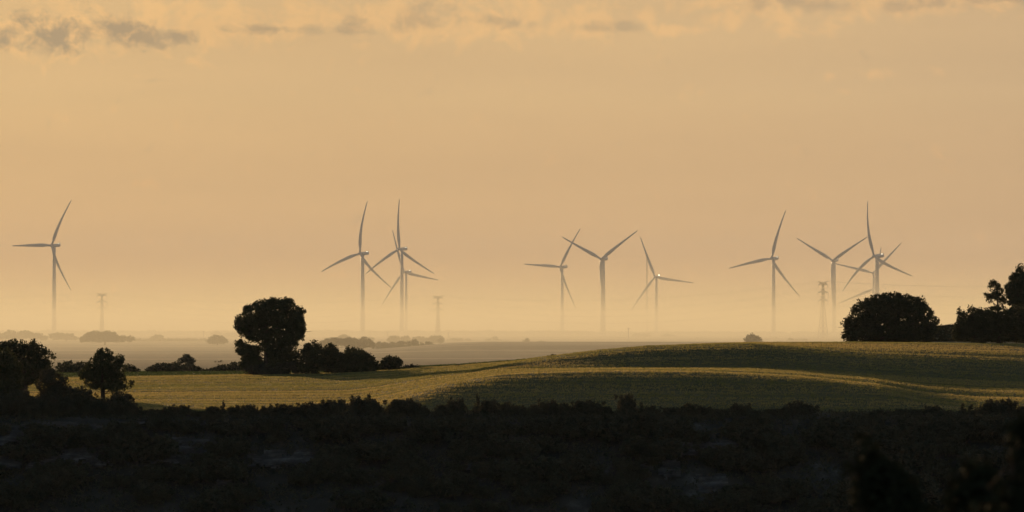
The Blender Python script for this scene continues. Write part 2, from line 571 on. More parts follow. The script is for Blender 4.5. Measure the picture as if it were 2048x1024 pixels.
# ------------------------------------------------------------------ crop: one standing sheet of blades nobody could count
def crop(name, label, y0, y1, dens, hb, wide, seed, material_, xlim=None):
    g = np.random.default_rng(seed)
    area_n = int((y1 - y0) * 2 * (0.0875 * y1 + 14) * dens)
    y = g.uniform(y0, y1, area_n)
    x = g.uniform(-1, 1, area_n) * (0.0875 * y1 + 14)
    if xlim is not None:
        k = (x > xlim[0]) & (x < xlim[1]); x, y = x[k], y[k]
    n = len(x)
    z = height(x, y)
    # lodged and short patches, drawn out along the drill rows
    hs = hb * (1.0 + 0.5 * pnoise(x / 110, y / 4.5, 11) + 0.35 * pnoise(x / 40, y / 1.9, 12) + g.normal(0, 0.05, n))
    rowc = (y + 9 * pnoise(x / 70, y / 90, 13) + 0.03 * x) / 5.5
    hs = hs * np.where((rowc % 1.0) < 0.14, 0.5, 1.0) * (1 + 0.5 * pnoise(x / 120, y / 2.6, 14))
    hs = np.clip(hs, 0.04, 0.5)
    B = 5
    ox = g.normal(0, 0.22, (n, B)); oy = g.normal(0, 0.22, (n, B))
    an = g.uniform(0, np.pi, (n, B)); hh = hs[:, None] * g.uniform(0.7, 1.1, (n, B))
    lx = g.normal(0, 0.12, (n, B)) + 0.04; ly = g.normal(0, 0.12, (n, B))
    bx, by = x[:, None] + ox, y[:, None] + oy
    bz = np.broadcast_to(z[:, None] - 0.05, bx.shape)
    ca, sa = np.cos(an) * wide / 2, np.sin(an) * wide / 2
    v = np.stack([np.stack([bx - ca, by - sa, bz], -1), np.stack([bx + ca, by + sa, bz], -1),
                  np.stack([bx + lx + ca * 0.5, by + ly + sa * 0.5, bz + hh], -1), np.stack([bx + lx - ca * 0.5, by + ly - sa * 0.5, bz + hh * 0.96], -1)], -2).reshape(-1, 3)
    f = np.arange(len(v)).reshape(-1, 4)
    o = link(name, mesh_np(name, v, f), material_)
    tag(o, label, None, None, "stuff")
    return o


crop("grass", "green cereal crop with golden sunlit tips covering the rolling field", 701, 966, 2.6, 0.19, 0.08, 21, M['crop'])
crop("grass", "dull green meadow strip behind the left part of the crop field", 966, 1330, 0.55, 0.25, 0.2, 22, M['meadow'], (-140, 40))


# ------------------------------------------------------------------ foliage
def clumps_to_leaves(c, r, per, size, g, flat=1.0):
    n = len(c)
    d = g.normal(0, 1, (n, per, 3)); d /= np.linalg.norm(d, axis=-1, keepdims=True)
    p = c[:, None, :] + d * (r[:, None, None] * g.uniform(0.25, 1.0, (n, per, 1)) ** 0.6) * np.array([1, 1, flat])
    p = p.reshape(-1, 3)
    m = len(p)
    a = g.normal(0, 1, (m, 3)); a /= np.linalg.norm(a, axis=-1, keepdims=True)
    b = np.cross(a, g.normal(0, 1, (m, 3))); b /= np.linalg.norm(b, axis=-1, keepdims=True)
    s = size * g.uniform(0.55, 1.35, (m, 1))
    v = np.stack([p - a * s, p - b * s * 0.45 + a * s * 0.1, p + a * s, p + b * s * 0.5], 1).reshape(-1, 3)
    return v


def lobes_points(lobes, g, per_area, gap=0.0):
    """clump centres over and inside ellipsoids (cx,cy,cz,rx,ry,rz)"""
    out = []
    for (cx, cy, cz, rx, ry, rz) in lobes:
        area = 4 * math.pi * ((rx * ry) ** 1.6 / 3 + (rx * rz) ** 1.6 / 3 + (ry * rz) ** 1.6 / 3) ** (1 / 1.6)
        n = max(6, int(area * per_area))
        d = g.normal(0, 1, (n, 3)); d /= np.linalg.norm(d, axis=-1, keepdims=True)
        rr = np.where(g.random(n) < 0.72, g.uniform(0.80, 1.0, n), g.uniform(0.2, 0.85, n))
        bump = 1 + 0.09 * np.sin(d[:, 0] * 6 + cx) * np.cos(d[:, 2] * 7 + cz) + 0.05 * np.sin(d[:, 1] * 13 + d[:, 2] * 11)
        p = d * (rr * bump)[:, None] * np.array([rx, ry, rz]) + np.array([cx, cy, cz])
        out.append(p)
    p = np.concatenate(out)
    if gap > 0:
        q = np.sin(p[:, 0] * 1.7 + 1.3 * np.sin(p[:, 2] * 1.1)) * np.sin(p[:, 2] * 1.9 + p[:, 1] * 0.7)
        p = p[(q < 1 - gap) | (g.random(len(p)) < 0.25)]
    return p


def crown_mesh(name, lobes, seed, per_area=2.2, clump=0.42, per=12, leaf=0.14, gap=0.0, flat=1.0):
    g = np.random.default_rng(seed)
    per_area *= 1.5; per = int(per * 1.35); leaf *= 1.5
    p = lobes_points(lobes, g, per_area, gap)
    r = clump * g.uniform(0.6, 1.4, len(p))
    v = clumps_to_leaves(p, r, per, leaf, g, flat)
    return mesh_np(name, v, np.arange(len(v)).reshape(-1, 4))


def limbs(mb, base, fork, ends, r0, g, n=6):
    """tapered trunk from base to fork, bent limbs from the trunk to each lobe"""
    base, fork = Vector(base), Vector(fork)
    N = 6
    pts, rad = [], []
    for i in range(N + 1):
        t = i / N
        w = Vector((math.sin(t * 4 + base.x) * 0.12, math.cos(t * 3) * 0.1, 0)) * t * (1 - t) * 4 * r0 * 2
        pts.append(base.lerp(fork, t) + w); rad.append(r0 * (1.25 - 0.55 * t) if i else r0 * 1.55)
    mb.tube(pts, rad, 8)
    for ie, e in enumerate(ends):
        e = Vector(e)
        k_ = 1.0 if ie < 7 else 0.4
        hfrac = min(1.0, max(0.25, (e.z - base.z) / max(0.1, fork.z - base.z) * 0.75))
        s = base.lerp(fork, hfrac)
        mid = s.lerp(e, 0.5) + Vector((random.uniform(-.2, .2), random.uniform(-.2, .2), -0.10 * (e - s).length))
        mb.tube([s, s.lerp(mid, 0.5), mid, mid.lerp(e, 0.6), e], [r0 * 0.45 * k_, r0 * 0.38 * k_, r0 * 0.27 * k_, r0 * 0.16 * k_, r0 * 0.05 * k_], n)
        for _ in range(3):
            q = mid.lerp(e, random.uniform(0.1, 0.7))
            tip = q + Vector((random.gauss(0, 1), random.gauss(0, 1), random.gauss(0.3, 0.6))) * (0.28 * (e - s).length)
            mb.tube([q, q.lerp(tip, 0.5) + Vector((0, 0, 0.1)), tip], [r0 * 0.14, r0 * 0.09, r0 * 0.03], 4)


def px_tree(name, label, cat, D, base_px, lobes_px, mat, seed, trunk_r=0.3, fork_py=None, group=None, base_z=None, depth=1.0, **kw):
    """a tree whose lobes were read off the photograph as (px, py, rx, ry[, depth offset m])"""
    s = D / F
    b = at(base_px, D)
    if base_z is not None:
        b.z = base_z
    g = np.random.default_rng(seed)
    L, E = [], []
    for lp in lobes_px:
        px, py, rx, ry = lp[:4]
        dy = lp[4] if len(lp) > 4 else g.normal(0, 0.35) * rx * s * 0.6
        x, z = (px - 1024) * s - b.x, zrow(py, D) - b.z
        L.append((x, dy, z, rx * s, max(rx, ry * 0.8) * s * 0.95 * depth, ry * s))
        E.append((x, dy, z))
    t = thing(name, label, cat, b, 0, group)
    mb = MB()
    top = max(e[2] for e in E)
    fz = zrow(fork_py, D) - b.z if fork_py else top * 0.75
    random.seed(seed)
    limbs(mb, (0, 0, -0.4), (g.normal(0, .1), 0, fz), E, trunk_r, g)
    mb.build("trunk", M['bark'], t, True)
    link("crown", crown_mesh("crown", L, seed, **kw), mat, t)
    return t


# --- the grove in the middle of the field's far edge
DG = 955
px_tree("pine_tree", "tallest tree of the middle clump, umbrella pine with gaps of light on its left side", "tree", DG, 533,
        [(508, 632, 24, 24), (548, 622, 30, 25), (580, 632, 26, 28), (592, 655, 18, 22), (560, 650, 30, 24), (523, 645, 22, 22), (486, 650, 15, 13), (493, 663, 17, 14),
         (585, 672, 20, 12), (540, 668, 22, 12), (480, 688, 10, 7), (490, 697, 17, 10), (503, 711, 15, 7), (497, 722, 12, 5), (518, 728, 10, 5), (575, 690, 20, 14),
         (556, 700, 14, 12), (475, 640, 7, 10), (598, 675, 9, 9), (535, 690, 15, 12), (552, 712, 18, 16), (578, 712, 20, 20), (512, 728, 18, 8), (492, 731, 13, 6), (530, 735, 20, 10), (482, 704, 10, 5), (560, 733, 24, 14), (506, 650, 22, 20), (570, 612, 20, 14), (528, 612, 22, 13), (598, 645, 12, 20), (515, 675, 20, 8), (565, 680, 24, 12), (546, 604, 9, 7), (495, 705, 22, 4), (503, 717, 21, 4), (498, 728, 18, 4), (510, 698, 14, 6), (548, 702, 18, 18), (565, 718, 20, 20), (574, 601, 8, 6), (602, 622, 8, 8), (496, 618, 9, 8), (476, 655, 7, 6), (604, 660, 6, 7)],
        M['pine'], 101, 0.42, 640, per_area=2.2, clump=0.38, per=14, leaf=0.125, gap=0.12)
px_tree("oak_tree", "dark bushy tree touching the right side of the umbrella pine", "tree", DG - 4, 628,
        [(628, 706, 22, 22), (612, 720, 20, 24), (645, 712, 16, 20), (625, 733, 26, 16)], M['oak'], 102, 0.28, 715, per_area=2.2, gap=0.08)
px_tree("oak_tree", "second dark bushy tree of the middle clump, right of a small gap of light", "tree", DG - 2, 664,
        [(662, 704, 13, 17), (670, 718, 15, 20), (655, 725, 14, 18), (668, 735, 18, 12)], M['oak'], 103, 0.22, 715, per_area=2.4, gap=0.06)
px_tree("oak_tree", "greyer round crown rising behind the domed bush of the middle clump", "tree", DG + 45, 704,
        [(700, 712, 18, 18), (718, 716, 18, 17), (690, 722, 18, 18), (712, 730, 26, 14)], M['oak'], 104, 0.25, 722, per_area=2.2)
px_tree("oak_tree", "broad domed dark oak at the right end of the middle clump", "tree", DG - 3, 716,
        [(706, 722, 24, 17), (728, 720, 20, 15), (745, 732, 15, 12), (700, 735, 26, 12), (728, 735, 26, 12), (690, 728, 14, 16)], M['oak'], 105, 0.3, 728, per_area=2.3)
px_tree("oak_tree", "small round dark oak standing apart just right of the middle clump", "tree", DG + 8, 784,
        [(782, 724, 20, 10), (778, 732, 19, 10), (793, 730, 14, 12)], M['oak'], 106, 0.22, 730, per_area=2.3)
px_tree("bush", "low ragged bush at the far right end of the middle clump", "bush", DG + 20, 824,
        [(824, 735, 13, 6), (815, 738, 10, 5), (833, 737, 7, 5)], M['shrub'], 107, 0.1, 737, per_area=2.5, clump=0.3, leaf=0.12)
px_tree("bush", "flat dark undergrowth bush under the left side of the umbrella pine", "bush", DG - 2, 520,
        [(505, 742, 18, 8), (522, 740, 18, 10), (545, 742, 18, 8), (565, 738, 16, 12), (590, 738, 18, 14)], M['shrub'], 108, 0.12, 742, per_area=2.2)
px_tree("bush", "tiny dark bush on the sunlit crest right of the middle clump", "bush", DG, 919, [(916, 733.5, 5, 3), (925, 734, 4, 2.6)], M['shrub'], 109, 0.08, 734, per_area=4, clump=0.2, leaf=0.1)
px_tree("bush", "low dark bush on the grassy crest where the hill starts rising", "bush", DG + 2, 1106, [(1104, 713.5, 9, 3.4), (1118, 715, 12, 2.4), (1098, 715, 6, 2.5)], M['shrub'], 110, 0.08, 714, per_area=4, clump=0.2, leaf=0.1)

# --- right-hand side of the crest
px_tree("oak_tree", "huge domed dark oak alone on the crest in front of the turbines", "tree", 962, 1780,
        [(1775, 618, 46, 30), (1745, 628, 42, 30), (1812, 622, 42, 32), (1722, 645, 34, 28), (1845, 640, 30, 30), (1710, 668, 22, 16), (1850, 665, 24, 20),
         (1770, 660, 55, 24), (1815, 664, 44, 20), (1730, 668, 40, 16), (1786, 604, 28, 16), (1698, 672, 12, 10), (1832, 612, 22, 18), (1752, 608, 22, 16), (1768, 596, 9, 7), (1806, 597, 10, 7), (1728, 612, 9, 8), (1858, 626, 9, 9), (1694, 650, 9, 8), (1870, 650, 8, 10), (1700, 640, 8, 8)],
        M['oak'], 111, 0.5, 650, per_area=1.35, clump=0.46, per=14, leaf=0.15, gap=0.22)
px_tree("oak_tree", "rounded dark tree at the left end of the wood on the knoll", "tree", 965, 1950,
        [(1945, 638, 24, 24), (1930, 650, 20, 22), (1962, 645, 24, 28), (1922, 666, 18, 16), (1950, 668, 34, 18), (1920, 624, 7, 7)], M['oak'], 112, 0.3, 650, per_area=1.8)
px_tree("pine_tree", "slim airy pine rising above the left part of the wood on the knoll", "tree", 985, 1995,
        [(1988, 573, 12, 11), (1994, 582, 13, 12), (1975, 590, 7, 5), (2000, 594, 12, 8), (1984, 597, 12, 7), (2006, 604, 8, 6), (1986, 566, 7, 5)],
        M['pine'], 113, 0.22, 600, per_area=2.2, clump=0.33, per=11, leaf=0.12, gap=0.25)
px_tree("pine_tree", "tallest pointed pine at the right edge of the picture on the knoll", "tree", 980, 2046,
        [(2040, 542, 9, 12), (2034, 556, 14, 10), (2045, 560, 18, 14), (2030, 574, 18, 12), (2040, 590, 28, 18), (2052, 575, 24, 24), (2036, 605, 20, 10), (2060, 610, 30, 24), (2022, 584, 10, 9)],
        M['pine'], 114, 0.35, 575, per_area=2.3, clump=0.38, per=14, leaf=0.13, gap=0.08)
px_tree("oak_tree", "dark tree filling the middle of the wood under the slim pine", "tree", 963, 1998,
        [(1995, 632, 26, 22), (1980, 645, 24, 24), (2012, 640, 24, 26), (1995, 665, 36, 20)], M['oak'], 115, 0.3, 645, per_area=1.7)
px_tree("oak_tree", "dark tree cut by the right edge of the picture under the pointed pine", "tree", 964, 2050,
        [(2040, 632, 24, 24), (2060, 640, 28, 28), (2040, 664, 34, 22), (2080, 650, 30, 34)], M['oak'], 116, 0.3, 650, per_area=1.6)
px_tree("oak_tree", "pale pair of round crowns peeping over the crest near the fourth tower from the right", "tree", 2300, 1506,
        [(1501, 677, 9.5, 8), (1514, 680, 8, 6), (1494, 682, 5, 5)], M['far'], 117, 0.3, 680, per_area=0.7, clump=0.7, per=12, leaf=0.3)

# --- left foreground trees
px_tree("oak_tree", "large spreading oak at the left edge with light through its top", "tree", 800, 48,
        [(30, 694, 28, 14), (62, 700, 26, 16), (5, 698, 24, 16), (85, 716, 22, 18), (40, 722, 44, 20), (75, 738, 30, 18), (10, 735, 34, 22), (30, 755, 34, 10), (-25, 715, 28, 26), (60, 756, 26, 9), (88, 742, 18, 14), (20, 768, 40, 8)],
        M['oak'], 120, 0.4, 720, per_area=1.8, clump=0.42, per=12, leaf=0.13, gap=0.16)
px_tree("pine_tree", "full-crowned dark pine standing in the left foreground", "tree", 704, 205,
        [(208, 712, 18, 15), (212, 728, 30, 20), (195, 735, 24, 20), (232, 735, 20, 22), (205, 752, 34, 16), (172, 748, 16, 12), (184, 742, 14, 12), (232, 758, 20, 10),
         (208, 768, 22, 8), (250, 773, 9, 7), (262, 768, 5, 7), (240, 717, 7, 9), (180, 765, 12, 8), (165, 752, 10, 8), (200, 704, 6, 6), (190, 772, 14, 7), (225, 775, 22, 8)],
        M['pine'], 121, 0.26, 720, per_area=2.4, clump=0.30, per=14, leaf=0.10, gap=0.12)
px_tree("oak_tree", "dark leaning tree overlapping the big oak on the left edge", "tree", 703, 12,
        [(8, 715, 20, 16), (15, 735, 26, 20), (25, 755, 22, 14), (0, 755, 30, 20), (8, 775, 34, 16), (-20, 730, 22, 26), (10, 795, 45, 18), (-20, 780, 30, 30)], M['oak'], 122, 0.22, 740, per_area=2.0)
px_tree("bush", "rounded bush between the big oak and the foreground pine", "bush", 702, 105,
        [(98, 752, 18, 14), (112, 762, 20, 14), (92, 770, 22, 14), (120, 778, 20, 12), (128, 760, 7, 9), (108, 790, 34, 14), (100, 805, 46, 14)], M['shrub'], 123, 0.15, 765, per_area=2.6, clump=0.3, leaf=0.11)
px_tree("bush", "dense bush at the right foot of the foreground pine", "bush", 701, 245,
        [(242, 795, 20, 11), (255, 800, 14, 9), (228, 802, 16, 8), (240, 812, 34, 10)], M['shrub'], 124, 0.1, 798, per_area=2.8, clump=0.26, leaf=0.1)
px_tree("bush", "low bush at the left foot of the foreground pine", "bush", 701, 165,
        [(165, 783, 18, 10), (148, 790, 16, 10), (180, 795, 18, 10), (140, 780, 7, 6), (165, 806, 42, 12), (200, 808, 24, 10)], M['shrub'], 125, 0.1, 790, per_area=2.8, clump=0.26, leaf=0.1)
px_tree("bush", "low bush below the big oak at the left edge", "bush", 701, 30,
        [(20, 790, 26, 12), (45, 787, 14, 8), (0, 785, 22, 12), (25, 800, 46, 12)], M['shrub'], 126, 0.1, 790, per_area=2.4, clump=0.28, leaf=0.1)

# --- hedge line and bushes behind the left field, in bluish shade
def mid_bush(label, D, lobes, seed, name="bush", mat='oak', base=None, group=None, cat="bush", **kw):
    bpx = base if base is not None else sum(q[0] for q in lobes) / len(lobes)
    a = dict(per_area=1.5, clump=0.42, per=11, leaf=0.18); a.update(kw)
    return px_tree(name, label, cat, D, bpx, lobes, M[mat], seed, 0.2, None, group, **a)


mid_bush("jagged dark bush behind the field between the big oak and the pine", 1190, [(128, 736, 16, 9), (140, 731, 8, 8), (155, 734, 14, 10), (170, 734, 10, 9), (145, 740, 26, 6)], 130)
mid_bush("low bush showing just right of the foreground pine", 1190, [(262, 738, 10, 6), (272, 741, 8, 4), (252, 737, 10, 7)], 131)
mid_bush("long low domed bush behind the stripe of green field on the left", 1250, [(325, 737, 24, 9), (345, 736, 22, 9), (305, 740, 14, 6), (375, 738, 22, 8), (398, 741, 12, 5)], 132)
mid_bush("small open-crowned tree rising from the domed bush on the left", 1235,
         [(374, 718, 10, 7), (365, 722, 8, 5), (384, 723, 8, 6), (377, 730, 7, 5), (373, 713, 6, 4)], 133, "tree", 'olive', 380, None, "tree", per_area=2.2, clump=0.32, leaf=0.14)
mid_bush("pale dome of a tree behind the low bushes left of the umbrella pine", 1700, [(437, 731, 14, 8), (428, 735, 9, 6), (446, 735, 9, 6)], 134, "oak_tree", 'far', None, None, "tree", per_area=0.9, clump=0.6, leaf=0.25)
mid_bush("low irregular bush left of the umbrella pine", 1240, [(450, 737, 16, 7), (466, 734, 12, 8), (480, 736, 14, 9), (436, 740, 12, 5), (495, 738, 14, 9)], 135)
mid_bush("thin low scrub between the two left bushes", 1255, [(412, 743, 12, 4), (425, 742, 10, 4)], 136)

# ------------------------------------------------------------------ hazy trees on the plain
def far_grove(lobes, D, label, seed, name="oak_tree", leaf=None, pa=None, group=None, cat="tree"):
    s = D / F
    b = at(sum(q[0] for q in lobes) / len(lobes), D)
    L = []
    g = np.random.default_rng(seed)
    for (px, py, rx, ry) in lobes:
        L.append(((px - 1024) * s - b.x, g.normal(0, rx * s * 0.3), zrow(py, D) - b.z, rx * s, rx * s * 0.9, ry * s))
    t = thing(name, label, cat, b, 0, group)
    random.seed(seed)
    mb = MB()
    zt = max(q[2] for q in L)
    limbs(mb, (0, 0, -1), (0, 0, max(1.5, zt * 0.8)), [(q[0], q[1], q[2]) for q in L], 0.45, g, 5)
    mb.build("trunk", M['bark'], t, True)
    lf = leaf or D * 0.85e-4
    link("crown", crown_mesh("crown", L, seed, per_area=pa or min(2.0, 7.5e6 / D ** 2), clump=lf * 2.6, per=10, leaf=lf), M['far'], t)
    return t


far = [
    ([(189, 672, 20, 9), (215, 672, 21, 9), (175, 677, 14, 6), (200, 677, 26, 6), (244, 677, 10, 6), (261, 678, 8, 5), (230, 677, 12, 6), (164, 681, 4, 4)], 3300, "wide hazy clump with two domes left of the small left pylon's foot"),
    ([(434, 679, 17, 8), (425, 682, 11, 5), (446, 682, 9, 5)], 3300, "single hazy dome tree at the right end of the orchard row"),
    ([(20, 669, 13, 8), (5, 673, 14, 6), (28, 673, 8, 6)], 4100, "pale hazy dome at the left edge of the far plain"),
    ([(50, 669, 15, 7), (70, 672, 15, 6), (40, 673, 10, 5), (88, 676, 8, 4)], 4150, "pale hazy clump below the leftmost turbine tower's left side"),
    ([(115, 672, 17, 6), (135, 673, 15, 5), (148, 677, 7, 3)], 4200, "pale hazy clump just right of the leftmost turbine tower's foot"),
    ([(316, 675, 11, 5), (307, 677, 8, 3)], 4400, "small pale dome above the orchard row"),
    ([(433, 668, 11, 3.5)], 6200, "very faint flat crown above the hazy dome tree"),
    ([(460, 670, 12, 3.5), (474, 671, 9, 3.5)], 6100, "very faint crown left of the umbrella pine"),
    ([(668, 684, 22, 8), (700, 684, 20, 8), (730, 684, 15, 9), (715, 688, 30, 8), (655, 688, 20, 7), (745, 690, 6, 7)], 2450, "long brown hazy wood right of the umbrella pine"),
    ([(688, 675, 10, 5), (696, 677, 7, 4)], 3900, "small pale dome above the brown hazy wood"),
    ([(741, 679, 7, 4)], 4000, "tiny pale crown right of the brown hazy wood"),
    ([(760, 692, 9, 8), (770, 693, 8, 8)], 2600, "first hazy crown of the row left of the ridge"),
    ([(785, 692, 9, 8), (775, 695, 8, 6)], 2590, "second hazy crown of the row left of the ridge"),
    ([(803, 690, 11, 8), (795, 695, 10, 7)], 2580, "third hazy crown of the row left of the ridge"),
    ([(826, 688, 12, 8), (840, 693, 9, 7)], 2570, "fourth and darkest hazy crown of the row left of the ridge"),
    ([(858, 690, 9, 6)], 2560, "last low crown of the row where the ridge begins"),
    ([(788, 678, 12, 6), (781, 680, 7, 4)], 3800, "pale dome between the two close turbine towers and the brown wood"),
    ([(812, 678, 10, 5)], 3820, "pale low dome under the pair of close turbine towers"),
    ([(838, 679, 13, 5), (848, 680, 8, 4)], 3840, "pale flat crown left of the middle pylon"),
    ([(869, 679, 12, 7), (878, 679, 10, 6), (862, 681, 8, 5)], 3700, "pale dome at the foot of the middle pylon"),
    ([(881, 681, 6, 4.5)], 3300, "little darker tree at the foot of the middle pylon"),
    ([(905, 682, 12, 4), (917, 682, 10, 4)], 4450, "pale low hedge-like crown right of the middle pylon"),
    ([(936, 682, 6, 4), (942, 684, 6, 3)], 4460, "pale pointed little crown right of the middle pylon"),
    ([(978, 682, 9, 4), (990, 680, 7, 6), (998, 683, 6, 4)], 4480, "pale ragged crown in the middle of the ridge line"),
    ([(1054, 682, 7, 4)], 3400, "little hazy dome on the ridge line left of the centre towers"),
    ([(1085, 685, 8, 2)], 3500, "flat faint bush on the ridge line"),
    ([(1240, 680, 10, 4), (1255, 682, 9, 3)], 5600, "faint crown beside the slim pole"),
    ([(1275, 673, 12, 5), (1292, 673, 10, 5)], 6300, "very faint crown at the foot of the guyed mast"),
    ([(1335, 674, 14, 5), (1350, 677, 9, 4)], 6200, "very faint crown right of the turbine with the bright glint"),
    ([(1388, 682, 9, 3), (1402, 684, 8, 2.5)], 5200, "faint low crown over the rising crest"),
    ([(1545, 681, 12, 3), (1560, 682, 9, 3)], 5200, "faint low crown right of the pale round pair"),
    ([(1580, 681, 9, 3), (1603, 682, 12, 2.5)], 4400, "faint low crown left of the right pylon's foot"),
]
for i, (lb, D, lab) in enumerate(far):
    far_grove(lb, D, lab, 200 + i)
ORD = 'first second third fourth fifth sixth seventh eighth ninth tenth eleventh twelfth thirteenth fourteenth fifteenth sixteenth seventeenth eighteenth nineteenth twentieth twenty-first twenty-second twenty-third twenty-fourth twenty-fifth twenty-sixth'.split()
# the orchard row: small equal trees in line
g = np.random.default_rng(77)
for i in range(18):
    px = 272 + i * 8.1 + g.normal(0, 0.8)
    far_grove([(px, 680.5 + g.normal(0, .3), 2.6 + g.uniform(0, 1.3), 1.9 + g.uniform(0, 0.5))], 4250 + g.normal(0, 8),
              ORD[i] + " tree from the left in the even hazy orchard row left of the umbrella pine", 300 + i, "orchard_tree", leaf=0.35, pa=1.2, group="orchard trees in a row on the plain")
# faint far belt, a wood nobody can tell the trees of
def far_belt(name, label, x0px, x1px, D, top_py, seed, n):
    g = np.random.default_rng(seed)
    s = D / F
    L = []
    for i in range(n):
        px = x0px + (x1px - x0px) * (i + g.uniform(-.4, .4)) / n
        hh = (zrow(top_py, D)) * g.uniform(0.6, 1.0)
        x = (px - 1024) * s
        L.append((x, D + g.normal(0, 12), hh * 0.45, abs(x1px - x0px) / n * s * 0.8, 12, hh * 0.55))
    o = link(name, crown_mesh(name, L, seed, per_area=0.12, clump=2.6, per=8, leaf=1.3), M['far'])
    tag(o, label, None, None, "stuff")


far_belt("treeline", "faint belt of woods far off on the left part of the horizon", -60, 640, 7400, 664, 401, 44)
far_belt("treeline", "faint belt of woods far off behind the middle pylon", 640, 1180, 7300, 664, 402, 34)
far_belt("treeline", "faint belt of woods far off behind the right turbines", 1180, 2100, 7600, 667, 403, 52)

# ------------------------------------------------------------------ wind turbines
BLEN = 60.0


def blade_mesh(bow):
    """blade along +Z, chord in X, upwind face -Y; bow = metres of sag out of the rotor plane"""
    st = [0.0, 0.03, 0.07, 0.13, 0.2, 0.3, 0.42, 0.55, 0.68, 0.8, 0.9, 0.97, 1.0]
    ch = [2.4, 2.4, 2.7, 3.8, 4.3, 3.9, 3.4, 2.8, 2.3, 1.8, 1.5, 1.1, 0.5]
    th = [2.3, 2.3, 1.9, 1.4, 1.05, .8, .6, .45, .33, .24, .17, .1, .04]
    ns = 10
    v, f = [], []
    for t, c, h in zip(st, ch, th):
        z = 1.2 + t * (BLEN - 1.2)
        y = -bow * 4 * t * (1 - t) * (1.25 - 0.5 * t)
        tw = R(16) * (1 - t) ** 2
        for k in range(ns):
            a = 2 * math.pi * k / ns
            px = math.cos(a) * c * 0.5 + (0.10 * c if t > 0.05 else 0)
            py = math.sin(a) * h * 0.5 * (1 if t < 0.06 else (0.6 + 0.4 * math.cos(a)) + 0.25)
            v.append((px * math.cos(tw) - py * math.sin(tw), y + px * math.sin(tw) + py * math.cos(tw), z))
    for i in range(len(st) - 1):
        for k in range(ns):
            a, b = i * ns + k, i * ns + (k + 1) % ns
            f.append((a, b, b + ns, a + ns))
    f.append(tuple(range(ns))[::-1]); f.append(tuple((len(st) - 1) * ns + k for k in range(ns)))
    me = bpy.data.meshes.new("blade"); me.from_pydata(v, [], f); me.update()
    for p in me.polygons: p.use_smooth = True
    me.materials.append(M['white'])
    return me


def rounded_box_tube(stations):
    """stations: (y, half width, z low, z high, roundness) -> closed skin along y"""
    ns = 16
    v, f = [], []
    for (y, hw, zl, zh, e) in stations:
        zc, hh = (zl + zh) / 2, (zh - zl) / 2
        for k in range(ns):
            a = 2 * math.pi * (k + 0.5) / ns
            c, s_ = math.cos(a), math.sin(a)
            v.append((hw * math.copysign(abs(c) ** e, c), y, zc + hh * math.copysign(abs(s_) ** e, s_)))
    for i in range(len(stations) - 1):
        for k in range(ns):
            a, b = i * ns + k, i * ns + (k + 1) % ns
            f.append((a, b, b + ns, a + ns))
    f.append(tuple(range(ns))[::-1]); f.append(tuple((len(stations) - 1) * ns + k for k in range(ns)))
    return v, f


def smooth_obj_mesh(name, v, f, mat):
    me = bpy.data.meshes.new(name); me.from_pydata(v, [], f); me.update()
    for p in me.polygons: p.use_smooth = True
    me.materials.append(mat)
    return me


NAC = smooth_obj_mesh("nacelle", *rounded_box_tube([(-2.3, 1.3, -1.3, 1.3, 1.0), (-1.9, 1.7, -1.7, 1.75, 0.7), (-0.5, 1.9, -1.9, 2.0, 0.6), (4, 1.95, -1.9, 2.1, 0.6), (8, 1.8, -1.5, 2.0, 0.65), (9.6, 1.5, -1.0, 1.8, 0.75), (10, 1.0, -0.6, 1.4, 0.9)]), M['gloss'])
HUB = smooth_obj_mesh("hub", *rounded_box_tube([(-2.6, 0.15, -0.15, 0.15, 1), (-2.45, 0.75, -0.75, 0.75, 1), (-1.9, 1.3, -1.3, 1.3, 1), (-1.0, 1.65, -1.65, 1.65, 1), (0.6, 1.75, -1.75, 1.75, 1), (1.6, 1.55, -1.55, 1.55, 1)]), M['white'])
COOL = smooth_obj_mesh("cooler", *rounded_box_tube([(0, 1.3, 0, 1.1, 0.4), (0.9, 1.3, 0, 1.1, 0.4)]), M['gloss'])
BM = {b: blade_mesh(b) for b in (1.5, 3.0, 4.5)}
OFF = 4.6

m, n, l, b = material("glowing_sun_glint")  # emission standing in for sun glints on the nacelles, no real lamp
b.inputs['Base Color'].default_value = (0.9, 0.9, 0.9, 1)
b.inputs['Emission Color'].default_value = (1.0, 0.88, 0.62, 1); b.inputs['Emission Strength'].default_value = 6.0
M['glint_glow'] = m


def glint_mesh(rad):
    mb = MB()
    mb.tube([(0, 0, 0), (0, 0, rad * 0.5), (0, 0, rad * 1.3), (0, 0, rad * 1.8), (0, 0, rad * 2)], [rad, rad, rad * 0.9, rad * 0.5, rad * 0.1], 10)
    return mb.mesh("glint_glow", True)


